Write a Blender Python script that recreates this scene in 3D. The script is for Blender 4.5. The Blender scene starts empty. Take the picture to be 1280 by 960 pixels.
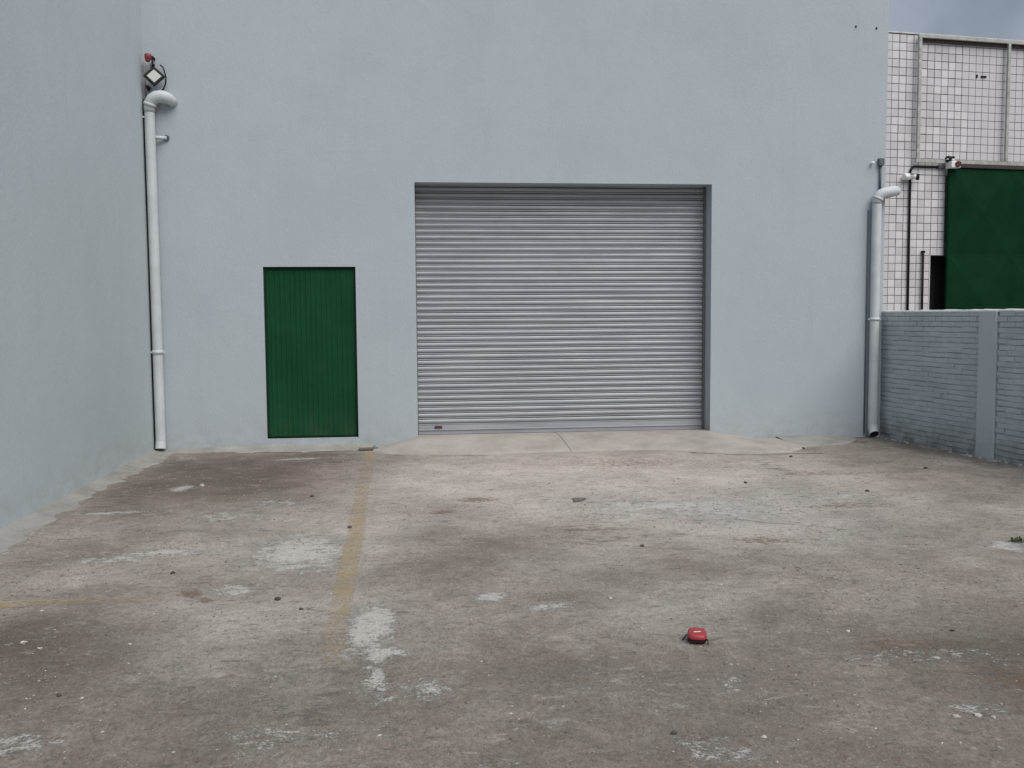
import bpy, bmesh, math, random
import numpy as np
from mathutils import Vector, Matrix, Euler
random.seed(7); RNG = np.random.default_rng(11)
R = math.radians
S = bpy.context.scene
COL = S.collection

# ------------------------------------------------------------------ camera
cam = bpy.data.cameras.new('camera'); CAM = bpy.data.objects.new('camera', cam); COL.objects.link(CAM)
cam.sensor_width = 36.0; cam.lens = 36.0 * 1184.38 / 1280.0
cam.clip_start = 0.05; cam.clip_end = 3000
pitch, roll, yaw = R(4.1328), R(-0.42), R(6.0562)
fw = Vector((math.sin(yaw)*math.cos(pitch), math.cos(yaw)*math.cos(pitch), -math.sin(pitch)))
rt = Vector((math.cos(yaw), -math.sin(yaw), 0)); up = rt.cross(fw)
rt2 = math.cos(roll)*rt + math.sin(roll)*up; up2 = -math.sin(roll)*rt + math.cos(roll)*up
M3 = Matrix((rt2, up2, -fw)).transposed()
CAM.matrix_world = Matrix.Translation((0, -11.6056, 1.6)) @ M3.to_4x4()
S.camera = CAM

# ------------------------------------------------------------------ world and sun
SUN_EL, SUN_AZ = R(52), R(151)          # azimuth clockwise from +Y: behind the camera, to the right
W = bpy.data.worlds.new('World'); S.world = W; W.use_nodes = True
nt = W.node_tree; nt.nodes.clear()
out = nt.nodes.new('ShaderNodeOutputWorld'); bg = nt.nodes.new('ShaderNodeBackground')
bg.inputs['Strength'].default_value = 0.05
sky = nt.nodes.new('ShaderNodeTexSky'); sky.sky_type = 'NISHITA'; sky.sun_disc = False
sky.sun_elevation = SUN_EL; sky.sun_rotation = SUN_AZ; sky.air_density = 1.0; sky.dust_density = 2.0
tc = nt.nodes.new('ShaderNodeTexCoord')
nz = nt.nodes.new('ShaderNodeTexNoise'); nz.inputs['Scale'].default_value = 4.0
nz.inputs['Detail'].default_value = 5; nz.inputs['Roughness'].default_value = 0.5
nt.links.new(tc.outputs['Generated'], nz.inputs['Vector'])
rmp = nt.nodes.new('ShaderNodeValToRGB')
rmp.color_ramp.elements[0].position = 0.40; rmp.color_ramp.elements[0].color = (0.44, 0.515, 0.63, 1)
rmp.color_ramp.elements[1].position = 0.60; rmp.color_ramp.elements[1].color = (0.74, 0.82, 0.94, 1)
nt.links.new(nz.outputs['Fac'], rmp.inputs['Fac'])
sc = nt.nodes.new('ShaderNodeVectorMath'); sc.operation = 'SCALE'; # overcast sky: brighter towards the zenith, as a cloud layer is
sepz = nt.nodes.new('ShaderNodeSeparateXYZ'); nt.links.new(tc.outputs['Generated'], sepz.inputs[0])
cie = nt.nodes.new('ShaderNodeMapRange'); cie.inputs[1].default_value = 0.0; cie.inputs[2].default_value = 1.0
cie.inputs[3].default_value = 3.6; cie.inputs[4].default_value = 10.8
nt.links.new(sepz.outputs['Z'], cie.inputs[0]); nt.links.new(cie.outputs[0], sc.inputs['Scale'])
nt.links.new(rmp.outputs['Color'], sc.inputs[0])
mx = nt.nodes.new('ShaderNodeMix'); mx.data_type = 'RGBA'; mx.inputs['Factor'].default_value = 0.88
nt.links.new(sky.outputs['Color'], mx.inputs[6]); nt.links.new(sc.outputs[0], mx.inputs[7])
nt.links.new(mx.outputs[2], bg.inputs['Color']); nt.links.new(bg.outputs[0], out.inputs[0])

sl = bpy.data.lights.new('sun', 'SUN'); sl.energy = 1.5; sl.angle = R(50); sl.color = (1.0, 0.95, 0.89)
SUN = bpy.data.objects.new('sun', sl); COL.objects.link(SUN)
sd = Vector((math.sin(SUN_AZ)*math.cos(SUN_EL), math.cos(SUN_AZ)*math.cos(SUN_EL), math.sin(SUN_EL)))
SUN.rotation_euler = sd.to_track_quat('Z', 'Y').to_euler(); SUN.location = sd*30
S.view_settings.view_transform = 'Standard'; S.view_settings.look = 'None'
S.view_settings.exposure = 0.97; S.view_settings.gamma = 1.0; S.view_settings.use_curve_mapping = False
S.cycles.max_bounces = 6; S.cycles.diffuse_bounces = 4

# ------------------------------------------------------------------ materials
class NT:
    def __init__(s, name):
        s.m = bpy.data.materials.new(name); s.m.use_nodes = True
        s.t = s.m.node_tree; s.b = s.t.nodes['Principled BSDF']; s.out = s.t.nodes['Material Output']
        s.pos = s.n('ShaderNodeNewGeometry').outputs['Position']
    def n(s, t): return s.t.nodes.new(t)
    def l(s, a, b): s.t.links.new(a, b)
    def noise(s, scale, detail=4, rough=0.55, vec=None, stretch=None, dist=0.0):
        v = vec or s.pos
        if stretch:
            mp = s.n('ShaderNodeMapping'); mp.inputs['Scale'].default_value = stretch; s.l(v, mp.inputs['Vector']); v = mp.outputs[0]
        t = s.n('ShaderNodeTexNoise'); t.inputs['Scale'].default_value = scale
        t.inputs['Detail'].default_value = detail; t.inputs['Roughness'].default_value = rough; t.inputs['Distortion'].default_value = dist
        s.l(v, t.inputs['Vector']); return t.outputs['Fac']
    def voro(s, scale, feature='F1'):
        t = s.n('ShaderNodeTexVoronoi'); t.feature = feature; t.inputs['Scale'].default_value = scale
        s.l(s.pos, t.inputs['Vector']); return t
    def rng(s, v, a, b, c=0.0, d=1.0):
        t = s.n('ShaderNodeMapRange'); t.inputs[1].default_value = a; t.inputs[2].default_value = b
        t.inputs[3].default_value = c; t.inputs[4].default_value = d; s.l(v, t.inputs[0]); return t.outputs[0]
    def math(s, op, a, b=None, clamp=False):
        t = s.n('ShaderNodeMath'); t.operation = op; t.use_clamp = clamp
        for i, v in enumerate((a, b)):
            if v is None: continue
            if isinstance(v, (int, float)): t.inputs[i].default_value = v
            else: s.l(v, t.inputs[i])
        return t.outputs[0]
    def attr(s, name):
        t = s.n('ShaderNodeAttribute'); t.attribute_name = name; return t.outputs['Fac']
    def mix(s, fac, a, b, mode='MIX'):
        t = s.n('ShaderNodeMix'); t.data_type = 'RGBA'; t.blend_type = mode
        for i, v in ((0, fac), (6, a), (7, b)):
            if isinstance(v, (int, float)): t.inputs[i].default_value = v
            elif isinstance(v, tuple): t.inputs[i].default_value = (*v[:3], 1)
            else: s.l(v, t.inputs[i])
        return t.outputs[2]
    def ramp(s, v, stops):
        t = s.n('ShaderNodeValToRGB'); e = t.color_ramp.elements
        e[0].position, e[0].color = stops[0][0], (*stops[0][1], 1)
        e[1].position, e[1].color = stops[-1][0], (*stops[-1][1], 1)
        for p, c in stops[1:-1]: x = e.new(p); x.color = (*c, 1)
        s.l(v, t.inputs[0]); return t.outputs[0]
    def bump(s, h, strength=0.3, dist=0.01, prev=None):
        t = s.n('ShaderNodeBump'); t.inputs['Strength'].default_value = strength; t.inputs['Distance'].default_value = dist
        s.l(h, t.inputs['Height'])
        if prev: s.l(prev, t.inputs['Normal'])
        return t.outputs[0]
    def fin(s, color, rough=0.8, metal=0.0, normal=None, spec=0.5):
        for k, v in (('Base Color', color), ('Roughness', rough), ('Metallic', metal), ('Specular IOR Level', spec)):
            i = s.b.inputs[k]
            if isinstance(v, tuple): i.default_value = (*v[:3], 1)
            elif isinstance(v, (int, float)): i.default_value = v
            else: s.l(v, i)
        if normal: s.l(normal, s.b.inputs['Normal'])
        return s.m

def plaster(name, c, grime=True):
    k = NT(name)
    dark = tuple(x*0.95 for x in c); lite = tuple(min(1, x*1.03) for x in c)
    col = k.ramp(k.noise(0.9, 5, 0.6), [(0.3, dark), (0.5, c), (0.72, lite)])
    roller = k.noise(6.0, 4, 0.6, stretch=(1.6, 1.6, 0.45))
    col = k.mix(k.rng(roller, 0.35, 0.75, 0, 0.14), col, tuple(x*0.84 for x in c))
    fine = k.noise(55, 3, 0.7)
    col = k.mix(k.rng(fine, 0.45, 0.8, 0, 0.2), col, tuple(x*0.8 for x in c))
    if grime:
        sep = k.n('ShaderNodeSeparateXYZ'); k.l(k.pos, sep.inputs[0])
        low = k.rng(sep.outputs['Z'], 0.0, 0.45, 1, 0)
        dirt = k.noise(5.0, 6, 0.65, stretch=(1, 1, 1.6))
        g = k.math('MULTIPLY', low, k.rng(dirt, 0.38, 0.7, 0, 0.55), True)
        col = k.mix(g, col, (c[0]*0.66, c[1]*0.60, c[2]*0.54))
        run = k.noise(9.0, 4, 0.6, stretch=(1.0, 1.0, 0.05))
        col = k.mix(k.rng(run, 0.6, 0.82, 0, 0.22), col, (c[0]*0.72, c[1]*0.72, c[2]*0.72))
        blot = k.noise(1.7, 7, 0.7, dist=0.8)
        col = k.mix(k.rng(blot, 0.60, 0.72, 0, 0.12), col, (c[0]*0.7, c[1]*0.72, c[2]*0.76))
    n1 = k.bump(k.noise(38, 5, 0.7, stretch=(1, 1, 0.6)), 0.7, 0.005)
    n2 = k.bump(k.noise(2.2, 3, 0.5), 0.25, 0.02, n1)
    return k.fin(col, 0.82, normal=n2, spec=0.3)

WALLC = (0.405, 0.452, 0.487)
m_wall = plaster('wall_paint', WALLC)
m_side = plaster('side_wall_paint', (0.475, 0.53, 0.555))
m_pil = plaster('pilaster_paint', (0.445, 0.50, 0.52))

def simple(name, c, rough=0.6, metal=0.0, var=0.12, scale=20, bump=0.0, spec=0.5):
    k = NT(name)
    col = k.ramp(k.noise(scale, 5, 0.6), [(0.3, tuple(x*(1-var) for x in c)), (0.7, tuple(min(1, x*(1+var)) for x in c))])
    rg = k.rng(k.noise(scale*0.7, 4), 0.3, 0.7, rough*0.85, min(1, rough*1.15))
    nr = k.bump(k.noise(scale*4, 3), bump, 0.004) if bump else None
    return k.fin(col, rg, metal, nr, spec)

m_pvc = simple('white_pipe', (0.50, 0.535, 0.555), 0.6, 0, 0.1, 6, 0.05)
m_black = simple('black_plastic', (0.005, 0.005, 0.006), 0.6, 0, 0.3, spec=0.2)
m_dgrey = simple('dark_grey_conduit', (0.085, 0.10, 0.115), 0.55, 0, 0.2)
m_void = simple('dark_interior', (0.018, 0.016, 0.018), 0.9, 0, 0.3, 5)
m_redpl = simple('red_plastic', (0.22, 0.035, 0.045), 0.35, 0, 0.15, 30)
m_pinkpipe = simple('faded_red_conduit', (0.30, 0.24, 0.25), 0.6, 0, 0.15, 20)
m_white = simple('white_plastic', (0.72, 0.73, 0.72), 0.4, 0, 0.08)
m_glass = simple('lamp_glass', (0.30, 0.335, 0.325), 0.2, 0, 0.05, 8)
m_pole = simple('galvanised_tube', (0.38, 0.385, 0.37), 0.5, 0.25, 0.25, 9, 0.1)
m_brown = simple('rusty_rail_and_shade', (0.045, 0.034, 0.034), 0.6, 0.2, 0.25, 12)
m_coping = simple('light_cement', (0.55, 0.56, 0.53), 0.9, 0, 0.2, 12, 0.5)
m_grout = simple('dark_grout', (0.11, 0.105, 0.11), 0.95, 0, 0.35, 8, 0.4)
m_stone_w = simple('pale_stone', (0.43, 0.41, 0.38), 0.9, 0, 0.25, 60, 0.6)
m_stone_d = simple('dark_stone', (0.06, 0.055, 0.052), 0.9, 0, 0.4, 60, 0.6)
m_scrap = simple('dark_scrap', (0.13, 0.122, 0.11), 0.8, 0, 0.3, 40, 0.4)
m_weed = simple('weed_green', (0.055, 0.075, 0.03), 0.7, 0, 0.35, 40)
m_lockpl = simple('brown_lock', (0.075, 0.035, 0.035), 0.5, 0.2, 0.3, 40)
m_logo = simple('pale_print', (0.75, 0.62, 0.58), 0.5, 0, 0.05)

def green(name, c, rough):
    k = NT(name)
    col = k.ramp(k.noise(1.6, 6, 0.65), [(0.3, tuple(x*0.8 for x in c)), (0.7, tuple(x*1.2 for x in c))])
    sc_ = k.noise(18, 5, 0.7, stretch=(1, 1, 0.15))
    col = k.mix(k.rng(sc_, 0.58, 0.8, 0, 0.4), col, (c[0]*2.0+0.01, c[1]*1.25, c[2]*1.6))
    sep = k.n('ShaderNodeSeparateXYZ'); k.l(k.pos, sep.inputs[0])
    dust = k.math('MULTIPLY', k.rng(sep.outputs['Z'], 0.1, 0.6, 1, 0), k.rng(k.noise(7, 5), 0.35, 0.7, 0, 0.16), True)
    col = k.mix(dust, col, (0.12, 0.11, 0.085))
    return k.fin(col, k.rng(k.noise(4, 4), 0.3, 0.7, rough*0.8, rough*1.2), 0, k.bump(k.noise(5, 3), 0.15, 0.01), 0.06)
m_green = green('green_door_paint', (0.0085, 0.058, 0.025), 0.6)
m_dgreen = green('dark_green_gate_paint', (0.003, 0.029, 0.0125), 0.7)
m_grframe = simple('green_black_frame', (0.005, 0.026, 0.013), 0.7, 0, 0.2, spec=0.15)

def shutter_mat():
    k = NT('shutter_metal')
    oi = k.n('ShaderNodeObjectInfo')
    a = k.ramp(k.noise(3, 5, 0.6, stretch=(0.35, 1, 5)), [(0.3, (0.32, 0.33, 0.365)), (0.7, (0.44, 0.45, 0.49))])
    col = k.mix(k.rng(oi.outputs['Random'], 0, 1, 0, 0.16), a, (0.33, 0.34, 0.38))
    col = k.mix(k.rng(k.noise(14, 6, 0.7, stretch=(0.5, 1, 2)), 0.56, 0.8, 0, 0.3), col, (0.26, 0.25, 0.25))
    return k.fin(col, k.rng(k.noise(6, 4), 0.3, 0.7, 0.42, 0.6), 0.3, None, 0.4)
m_shut = shutter_mat()
m_rail = simple('guide_rail_metal', (0.16, 0.165, 0.175), 0.5, 0.4, 0.2)

def brick_mat():
    k = NT('painted_brick')
    oi = k.n('ShaderNodeObjectInfo')
    c = (0.44, 0.49, 0.51)
    col = k.ramp(k.noise(2.0, 5, 0.65), [(0.3, tuple(x*0.86 for x in c)), (0.72, tuple(x*1.12 for x in c))])
    col = k.mix(k.rng(oi.outputs['Random'], 0, 1, 0, 0.22), col, (0.31, 0.345, 0.385))
    col = k.mix(k.rng(k.noise(28, 5, 0.7), 0.55, 0.8, 0, 0.35), col, (0.25, 0.28, 0.295))
    sep = k.n('ShaderNodeSeparateXYZ'); k.l(k.pos, sep.inputs[0])
    g = k.math('MULTIPLY', k.rng(sep.outputs['Z'], 0.0, 0.4, 1, 0), k.rng(k.noise(6, 5), 0.3, 0.65, 0, 0.75), True)
    col = k.mix(g, col, (0.13, 0.125, 0.115))
    return k.fin(col, 0.8, 0, k.bump(k.noise(60, 4, 0.7), 0.6, 0.006), 0.3)
m_brick = brick_mat()

def tile_mat():
    k = NT('glazed_tile')
    oi = k.n('ShaderNodeObjectInfo')
    col = k.ramp(oi.outputs['Random'], [(0.0, (0.50, 0.49, 0.50)), (0.5, (0.57, 0.565, 0.58)), (1.0, (0.64, 0.635, 0.64))])
    col = k.mix(k.rng(k.noise(2.5, 6, 0.65, stretch=(1, 1, 0.4)), 0.45, 0.75, 0, 0.35), col, (0.42, 0.40, 0.40))
    return k.fin(col, 0.38, 0, k.bump(k.noise(9, 2), 0.1, 0.01), 0.5)
m_tile = tile_mat()

def pouch_mat():
    k = NT('red_pouch_fabric')
    col = k.ramp(k.noise(40, 4), [(0.3, (0.25, 0.020, 0.030)), (0.7, (0.33, 0.034, 0.044))])
    return k.fin(col, 0.45, 0, k.bump(k.noise(900, 2), 0.25, 0.001), 0.45)
m_pouch = pouch_mat()

def concrete(name, light, mid, dark, edge=None):
    k = NT(name)
    col = k.ramp(k.noise(2.2, 8, 0.68), [(0.28, dark), (0.5, mid), (0.72, light)])
    col = k.mix(k.rng(k.noise(120, 3, 0.7), 0.35, 0.75, 0, 0.35), col, tuple(x*0.72 for x in dark))
    st = k.noise(7, 7, 0.7, dist=0.6)
    col = k.mix(k.rng(st, 0.6, 0.78, 0, 0.35), col, tuple(x*0.7 for x in dark))
    nr = k.bump(k.noise(90, 5, 0.7), 0.45, 0.006)
    return k.fin(col, 0.9, 0, k.bump(k.noise(9, 5), 0.3, 0.02, nr), 0.25)
m_apron = concrete('apron_concrete', (0.43, 0.405, 0.365), (0.36, 0.335, 0.30), (0.27, 0.245, 0.22))
m_kerb = concrete('kerb_mortar', (0.37, 0.36, 0.335), (0.30, 0.29, 0.268), (0.20, 0.188, 0.172))

def ground_mat():
    k = NT('yard_concrete')
    tone = k.attr('tone'); warm = k.attr('warm'); white = k.attr('white'); brown = k.attr('brown'); pit = k.attr('pit')
    n_big = k.noise(1.3, 8, 0.66); n_mid = k.noise(7, 8, 0.7, dist=0.5); n_fine = k.noise(40, 6, 0.75, stretch=(1, 0.6, 1)); n_grain = k.noise(115, 5, 0.8, stretch=(1, 0.5, 1))
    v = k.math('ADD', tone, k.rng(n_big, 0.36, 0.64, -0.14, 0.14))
    v = k.math('ADD', v, k.rng(n_mid, 0.33, 0.67, -0.07, 0.07))
    v = k.math('ADD', v, k.rng(n_fine, 0.36, 0.64, -0.10, 0.10), True)
    col = k.ramp(v, [(0.0, (0.125, 0.104, 0.088)), (0.3, (0.22, 0.193, 0.169)), (0.55, (0.345, 0.314, 0.286)), (0.8, (0.48, 0.443, 0.408)), (1.0, (0.57, 0.537, 0.498))])
    w = k.math('ADD', warm, k.rng(n_big, 0.3, 0.7, -0.25, 0.25), True)
    col = k.mix(k.math('MULTIPLY', w, 0.5), col, k.mix(1.0, col, (1.05, 0.99, 0.945), 'MULTIPLY'))
    cool = k.noise(0.75, 5, 0.6, dist=0.5)
    col = k.mix(k.rng(cool, 0.48, 0.68, 0, 0.6), col, k.mix(1.0, col, (0.95, 1.0, 0.96), 'MULTIPLY'))
    # dried cement
    ws = k.math('ADD', k.math('MULTIPLY', white, 1.6), k.rng(k.noise(9, 11, 0.82, stretch=(0.9, 1.1, 1), dist=0.4), 0.36, 0.64, -1.25, 0.45))
    ws = k.math('ADD', ws, k.rng(k.noise(60, 5, 0.8), 0.38, 0.62, -0.5, 0.4))
    wm = k.rng(ws, 0.04, 0.58, 0, 0.84)
    col = k.mix(wm, col, k.mix(n_fine, (0.42, 0.41, 0.375), (0.56, 0.55, 0.51)))
    # small worn flecks of pale laitance, in drifts
    fl_ = k.math('ADD', k.rng(k.noise(8, 11, 0.8, stretch=(0.7, 1.2, 1), dist=0.7), 0.40, 0.66, -1.0, 0.9), k.rng(k.noise(1.6, 5, 0.6), 0.36, 0.64, -0.8, 0.15))
    col = k.mix(k.rng(fl_, 0.05, 0.5, 0, 0.36), col, (0.50, 0.475, 0.44))
    # rust brown spots
    bs = k.math('ADD', brown, k.rng(k.noise(20, 8, 0.75), 0.36, 0.64, -0.8, 0.4))
    col = k.mix(k.rng(bs, 0.05, 0.5, 0, 0.75), col, (0.15, 0.105, 0.066))
    # gritty worn aggregate
    gr = k.rng(n_grain, 0.40, 0.64, 0, 1)
    col = k.mix(k.math('MULTIPLY', gr, 0.58), col, k.mix(1.0, col, (0.52, 0.51, 0.5), 'MULTIPLY'))
    vo = k.voro(62); sp = k.rng(vo.outputs['Distance'], 0.16, 0.3, 1, 0)
    sel = k.n('ShaderNodeSeparateXYZ'); k.l(vo.outputs['Color'], sel.inputs[0])
    clus = k.rng(k.noise(3.1, 5, 0.7), 0.42, 0.62, 0, 1)
    lightsp = k.math('MULTIPLY', k.math('MULTIPLY', sp, k.rng(sel.outputs['X'], 0.74, 0.78, 0, 1)), clus)
    darksp = k.math('MULTIPLY', sp, k.rng(sel.outputs['Y'], 0.80, 0.84, 0, 1))
    col = k.mix(k.math('MULTIPLY', lightsp, 0.65), col, (0.45, 0.42, 0.39))
    col = k.mix(k.math('MULTIPLY', darksp, 0.6), col, (0.07, 0.062, 0.055))
    # thin damp/dark blotches with crisp edges
    dk = k.math('ADD', pit, k.rng(k.noise(11, 10, 0.8, stretch=(0.6, 1.2, 1)), 0.36, 0.64, -0.85, 0.45))
    col = k.mix(k.rng(dk, 0.05, 0.35, 0, 0.7), col, (0.10, 0.088, 0.078))
    h = k.math('ADD', k.math('MULTIPLY', n_mid, 0.5), k.math('ADD', k.math('MULTIPLY', n_fine, 0.5), k.math('MULTIPLY', n_grain, 0.35)))
    h = k.math('ADD', h, k.math('MULTIPLY', wm, 0.35))
    h = k.math('SUBTRACT', h, k.math('MULTIPLY', darksp, 0.25))
    nr = k.bump(h, 0.8, 0.014)
    return k.fin(col, k.rng(n_mid, 0.3, 0.7, 0.78, 0.95), 0, nr, 0.25)
m_ground = ground_mat()

def line_mat():
    k = NT('faded_yellow_paint')
    tr = k.n('ShaderNodeBsdfTransparent'); ms = k.n('ShaderNodeMixShader')
    wear = k.attr('wear')
    v = k.math('ADD', wear, k.rng(k.noise(30, 8, 0.75), 0.25, 0.75, -0.75, 0.75))
    v = k.math('ADD', v, k.rng(k.noise(5, 6, 0.7), 0.34, 0.66, -0.4, 0.25))
    a = k.rng(v, 0.25, 1.1, 0, 0.62)
    col = k.mix(k.noise(35, 5), (0.34, 0.26, 0.15), (0.48, 0.385, 0.235))
    k.fin(col, 0.9, spec=0.2)
    k.l(a, ms.inputs[0]); k.l(tr.outputs[0], ms.inputs[1]); k.l(k.b.outputs[0], ms.inputs[2]); k.l(ms.outputs[0], k.out.inputs[0])
    return k.m
m_line = line_mat()
m_crack = simple('crack_dirt', (0.075, 0.066, 0.06), 1.0, 0, 0.3, 30)

# ------------------------------------------------------------------ mesh helpers
class MB:
    def __init__(s): s.bm = bmesh.new()
    def box(s, lo, hi, rot=None, ctr=None, bevel=0):
        lo, hi = Vector(lo), Vector(hi); c = (lo+hi)/2; d = hi-lo
        r = bmesh.ops.create_cube(s.bm, size=1.0); vs = r['verts']
        for v in vs: v.co = Vector((v.co.x*d.x, v.co.y*d.y, v.co.z*d.z))
        if bevel:
            es = list({e for v in vs for e in v.link_edges})
            g = bmesh.ops.bevel(s.bm, geom=es, offset=bevel, segments=2, profile=0.6, affect='EDGES')
            vs = list({v for f in g['faces'] for v in f.verts} | {v for v in vs if v.is_valid})
        Mx = Matrix.Translation(ctr if ctr else c) @ (Euler(rot).to_matrix().to_4x4() if rot else Matrix())
        for v in vs: v.co = Mx @ v.co
        return s
    def tube(s, pts, r, n=12, caps=True, smooth=True):
        pts = [Vector(p) for p in pts]; rs = r if isinstance(r, (list, tuple)) else [r]*len(pts)
        rings = []; prev = None
        for i, p in enumerate(pts):
            t = (pts[min(i+1, len(pts)-1)] - pts[max(i-1, 0)]).normalized()
            if prev is None:
                a = Vector((0, 0, 1)) if abs(t.z) < .9 else Vector((1, 0, 0)); u = t.cross(a).normalized()
            else: u = (prev - t*prev.dot(t)).normalized()
            prev = u; w = t.cross(u)
            rings.append([s.bm.verts.new(p + rs[i]*(math.cos(2*math.pi*k/n)*u + math.sin(2*math.pi*k/n)*w)) for k in range(n)])
        for a, b in zip(rings, rings[1:]):
            for k in range(n):
                f = s.bm.faces.new((a[k], a[(k+1) % n], b[(k+1) % n], b[k])); f.smooth = smooth
        if caps:
            s.bm.faces.new(rings[0][::-1]); s.bm.faces.new(rings[-1])
        return s
    def grid(s, rows, smooth=True):
        vs = [[s.bm.verts.new(p) for p in r] for r in rows]
        for a, b in zip(vs, vs[1:]):
            for k in range(len(a)-1):
                f = s.bm.faces.new((a[k], a[k+1], b[k+1], b[k])); f.smooth = smooth
        return s
    def prism(s, prof, x0, x1, smooth=False):          # profile of (y, z) swept along x
        a = [s.bm.verts.new((x0, y, z)) for y, z in prof]; b = [s.bm.verts.new((x1, y, z)) for y, z in prof]
        n = len(prof)
        for k in range(n):
            f = s.bm.faces.new((a[k], b[k], b[(k+1) % n], a[(k+1) % n])); f.smooth = smooth
        s.bm.faces.new(a[::-1]); s.bm.faces.new(b); return s
    def sphere(s, c, r, sub=2, sc=(1, 1, 1), rot=None):
        g = bmesh.ops.create_icosphere(s.bm, subdivisions=sub, radius=r)
        m = Euler(rot).to_matrix() if rot else Matrix.Identity(3)
        for v in g['verts']:
            v.co = m @ Vector((v.co.x*sc[0], v.co.y*sc[1], v.co.z*sc[2])) + Vector(c)
            for f in v.link_faces: f.smooth = True
        return s
    def mesh(s, name, mat, recalc=True):
        if recalc: bmesh.ops.recalc_face_normals(s.bm, faces=s.bm.faces)
        me = bpy.data.meshes.new(name); s.bm.to_mesh(me); s.bm.free()
        if mat: me.materials.append(mat)
        return me
    def build(s, name, mat, parent=None, recalc=True):
        return link(name, s.mesh(name, mat, recalc), parent)

def link(name, me, parent=None):
    o = bpy.data.objects.new(name, me); COL.objects.link(o)
    if parent: o.parent = parent
    return o
def thing(name, label, cat, loc=(0, 0, 0), rz=0.0, group=None):
    o = bpy.data.objects.new(name, None); COL.objects.link(o); o.empty_display_size = 0.2
    o.location = loc; o.rotation_euler = (0, 0, rz); o['label'] = label; o['category'] = cat
    if group: o['group'] = group
    return o
def tag(o, label, cat, group=None):
    o['label'] = label; o['category'] = cat
    if group: o['group'] = group
    return o
def struct(o): o['kind'] = 'structure'; return o
def stuff(o): o['kind'] = 'stuff'; return o

def arc(c, r, a0, a1, n, plane='xz', y=0):
    return [(c[0]+r*math.cos(a0+(a1-a0)*i/n), y, c[1]+r*math.sin(a0+(a1-a0)*i/n)) for i in range(n+1)]

# value noise for height and stain fields
_T = RNG.random((256, 256))
def vnoise(x, y, f):
    x = np.asarray(x)*f; y = np.asarray(y)*f
    xi = np.floor(x).astype(int); yi = np.floor(y).astype(int); u = x-xi; v = y-yi
    u = u*u*(3-2*u); v = v*v*(3-2*v)
    g = lambda a, b: _T[a % 256, b % 256]
    return (g(xi, yi)*(1-u)+g(xi+1, yi)*u)*(1-v) + (g(xi, yi+1)*(1-u)+g(xi+1, yi+1)*u)*v
def fbm(x, y, f, o=5, r=0.55):
    s = 0; a = 1; t = 0
    for i in range(o): s = s + a*vnoise(x+17.3*i, y-9.1*i, f*2**i); t += a; a *= r
    return s/t
def gz(x, y): return 0.012*(fbm(x, y, 0.5, 3)-0.5) + 0.006*(fbm(x+50, y, 3, 3)-0.5)

XL, XR, TOP = -3.045, 6.015, 5.62

# ------------------------------------------------------------------ ground
def axis(a, b, step, far):
    d = list(np.arange(a, b+1e-6, step)); g = []; s = step*2; v = b
    while v < far: v += s; s *= 1.6; g.append(v)
    h = []; s = step*2; v = a
    while v > -far: v -= s; s *= 1.6; h.append(v)
    return np.array(h[::-1]+d+g)
gx = axis(-3.3, 7.0, 0.035, 600); gy = axis(-9.4, 0.35, 0.035, 600)
GX, GY = np.meshgrid(gx, gy)
near = (np.abs(GX) < 20) & (np.abs(GY) < 20)
GZ = np.where(near, gz(GX, GY), 0)
nx, ny = len(gx), len(gy)
verts = np.stack([GX, GY, GZ], -1).reshape(-1, 3)
ii = np.arange(nx*ny).reshape(ny, nx)
faces = np.stack([ii[:-1, :-1], ii[:-1, 1:], ii[1:, 1:], ii[1:, :-1]], -1).reshape(-1, 4)
me = bpy.data.meshes.new('ground'); me.from_pydata(verts.tolist(), [], faces.tolist()); me.update()
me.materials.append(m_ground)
me.polygons.foreach_set('use_smooth', np.ones(len(faces), dtype=bool))
wxn = 0.9*(fbm(GX, GY, 1.1, 5)-0.5); wyn = 0.9*(fbm(GX+31, GY+7, 1.1, 5)-0.5)
def blobs(lst, warp=0.5, sharp=False):
    f = np.zeros_like(GX)
    for cx, cy, rx, ry, a in lst:
        dx = (GX + warp*wxn - cx)/rx; dy = (GY + warp*wyn - cy)/ry
        d2 = dx*dx+dy*dy
        f += a*(np.clip(1.25-np.sqrt(d2), 0, 1) if sharp else np.exp(-d2))
    return f
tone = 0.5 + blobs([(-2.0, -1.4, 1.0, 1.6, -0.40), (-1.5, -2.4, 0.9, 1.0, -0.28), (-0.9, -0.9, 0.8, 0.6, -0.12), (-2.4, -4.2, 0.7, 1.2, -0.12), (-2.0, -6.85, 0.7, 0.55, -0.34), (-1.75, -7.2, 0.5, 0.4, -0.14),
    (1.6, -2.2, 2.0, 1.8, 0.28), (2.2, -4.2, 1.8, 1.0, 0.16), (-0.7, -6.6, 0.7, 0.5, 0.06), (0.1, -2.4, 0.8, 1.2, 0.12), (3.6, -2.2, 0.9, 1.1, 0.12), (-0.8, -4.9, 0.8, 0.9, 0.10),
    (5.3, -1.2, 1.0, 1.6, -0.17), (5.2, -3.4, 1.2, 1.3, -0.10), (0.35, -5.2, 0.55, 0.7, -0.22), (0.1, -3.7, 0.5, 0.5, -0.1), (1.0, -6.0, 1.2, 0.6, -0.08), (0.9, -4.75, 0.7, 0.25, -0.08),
    (1.0, -8.5, 2.8, 1.3, -0.24), (2.7, -7.7, 0.9, 1.3, -0.24), (-1.4, -8.2, 0.9, 0.9, -0.20), (4.2, -6.0, 0.9, 1.2, -0.1), (0.6, -7.4, 1.0, 0.5, -0.10), (3.6, -6.4, 1.0, 0.9, -0.05)])  # near corner blobs: lens vignette darkening painted in, besides real dirt tone
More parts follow.
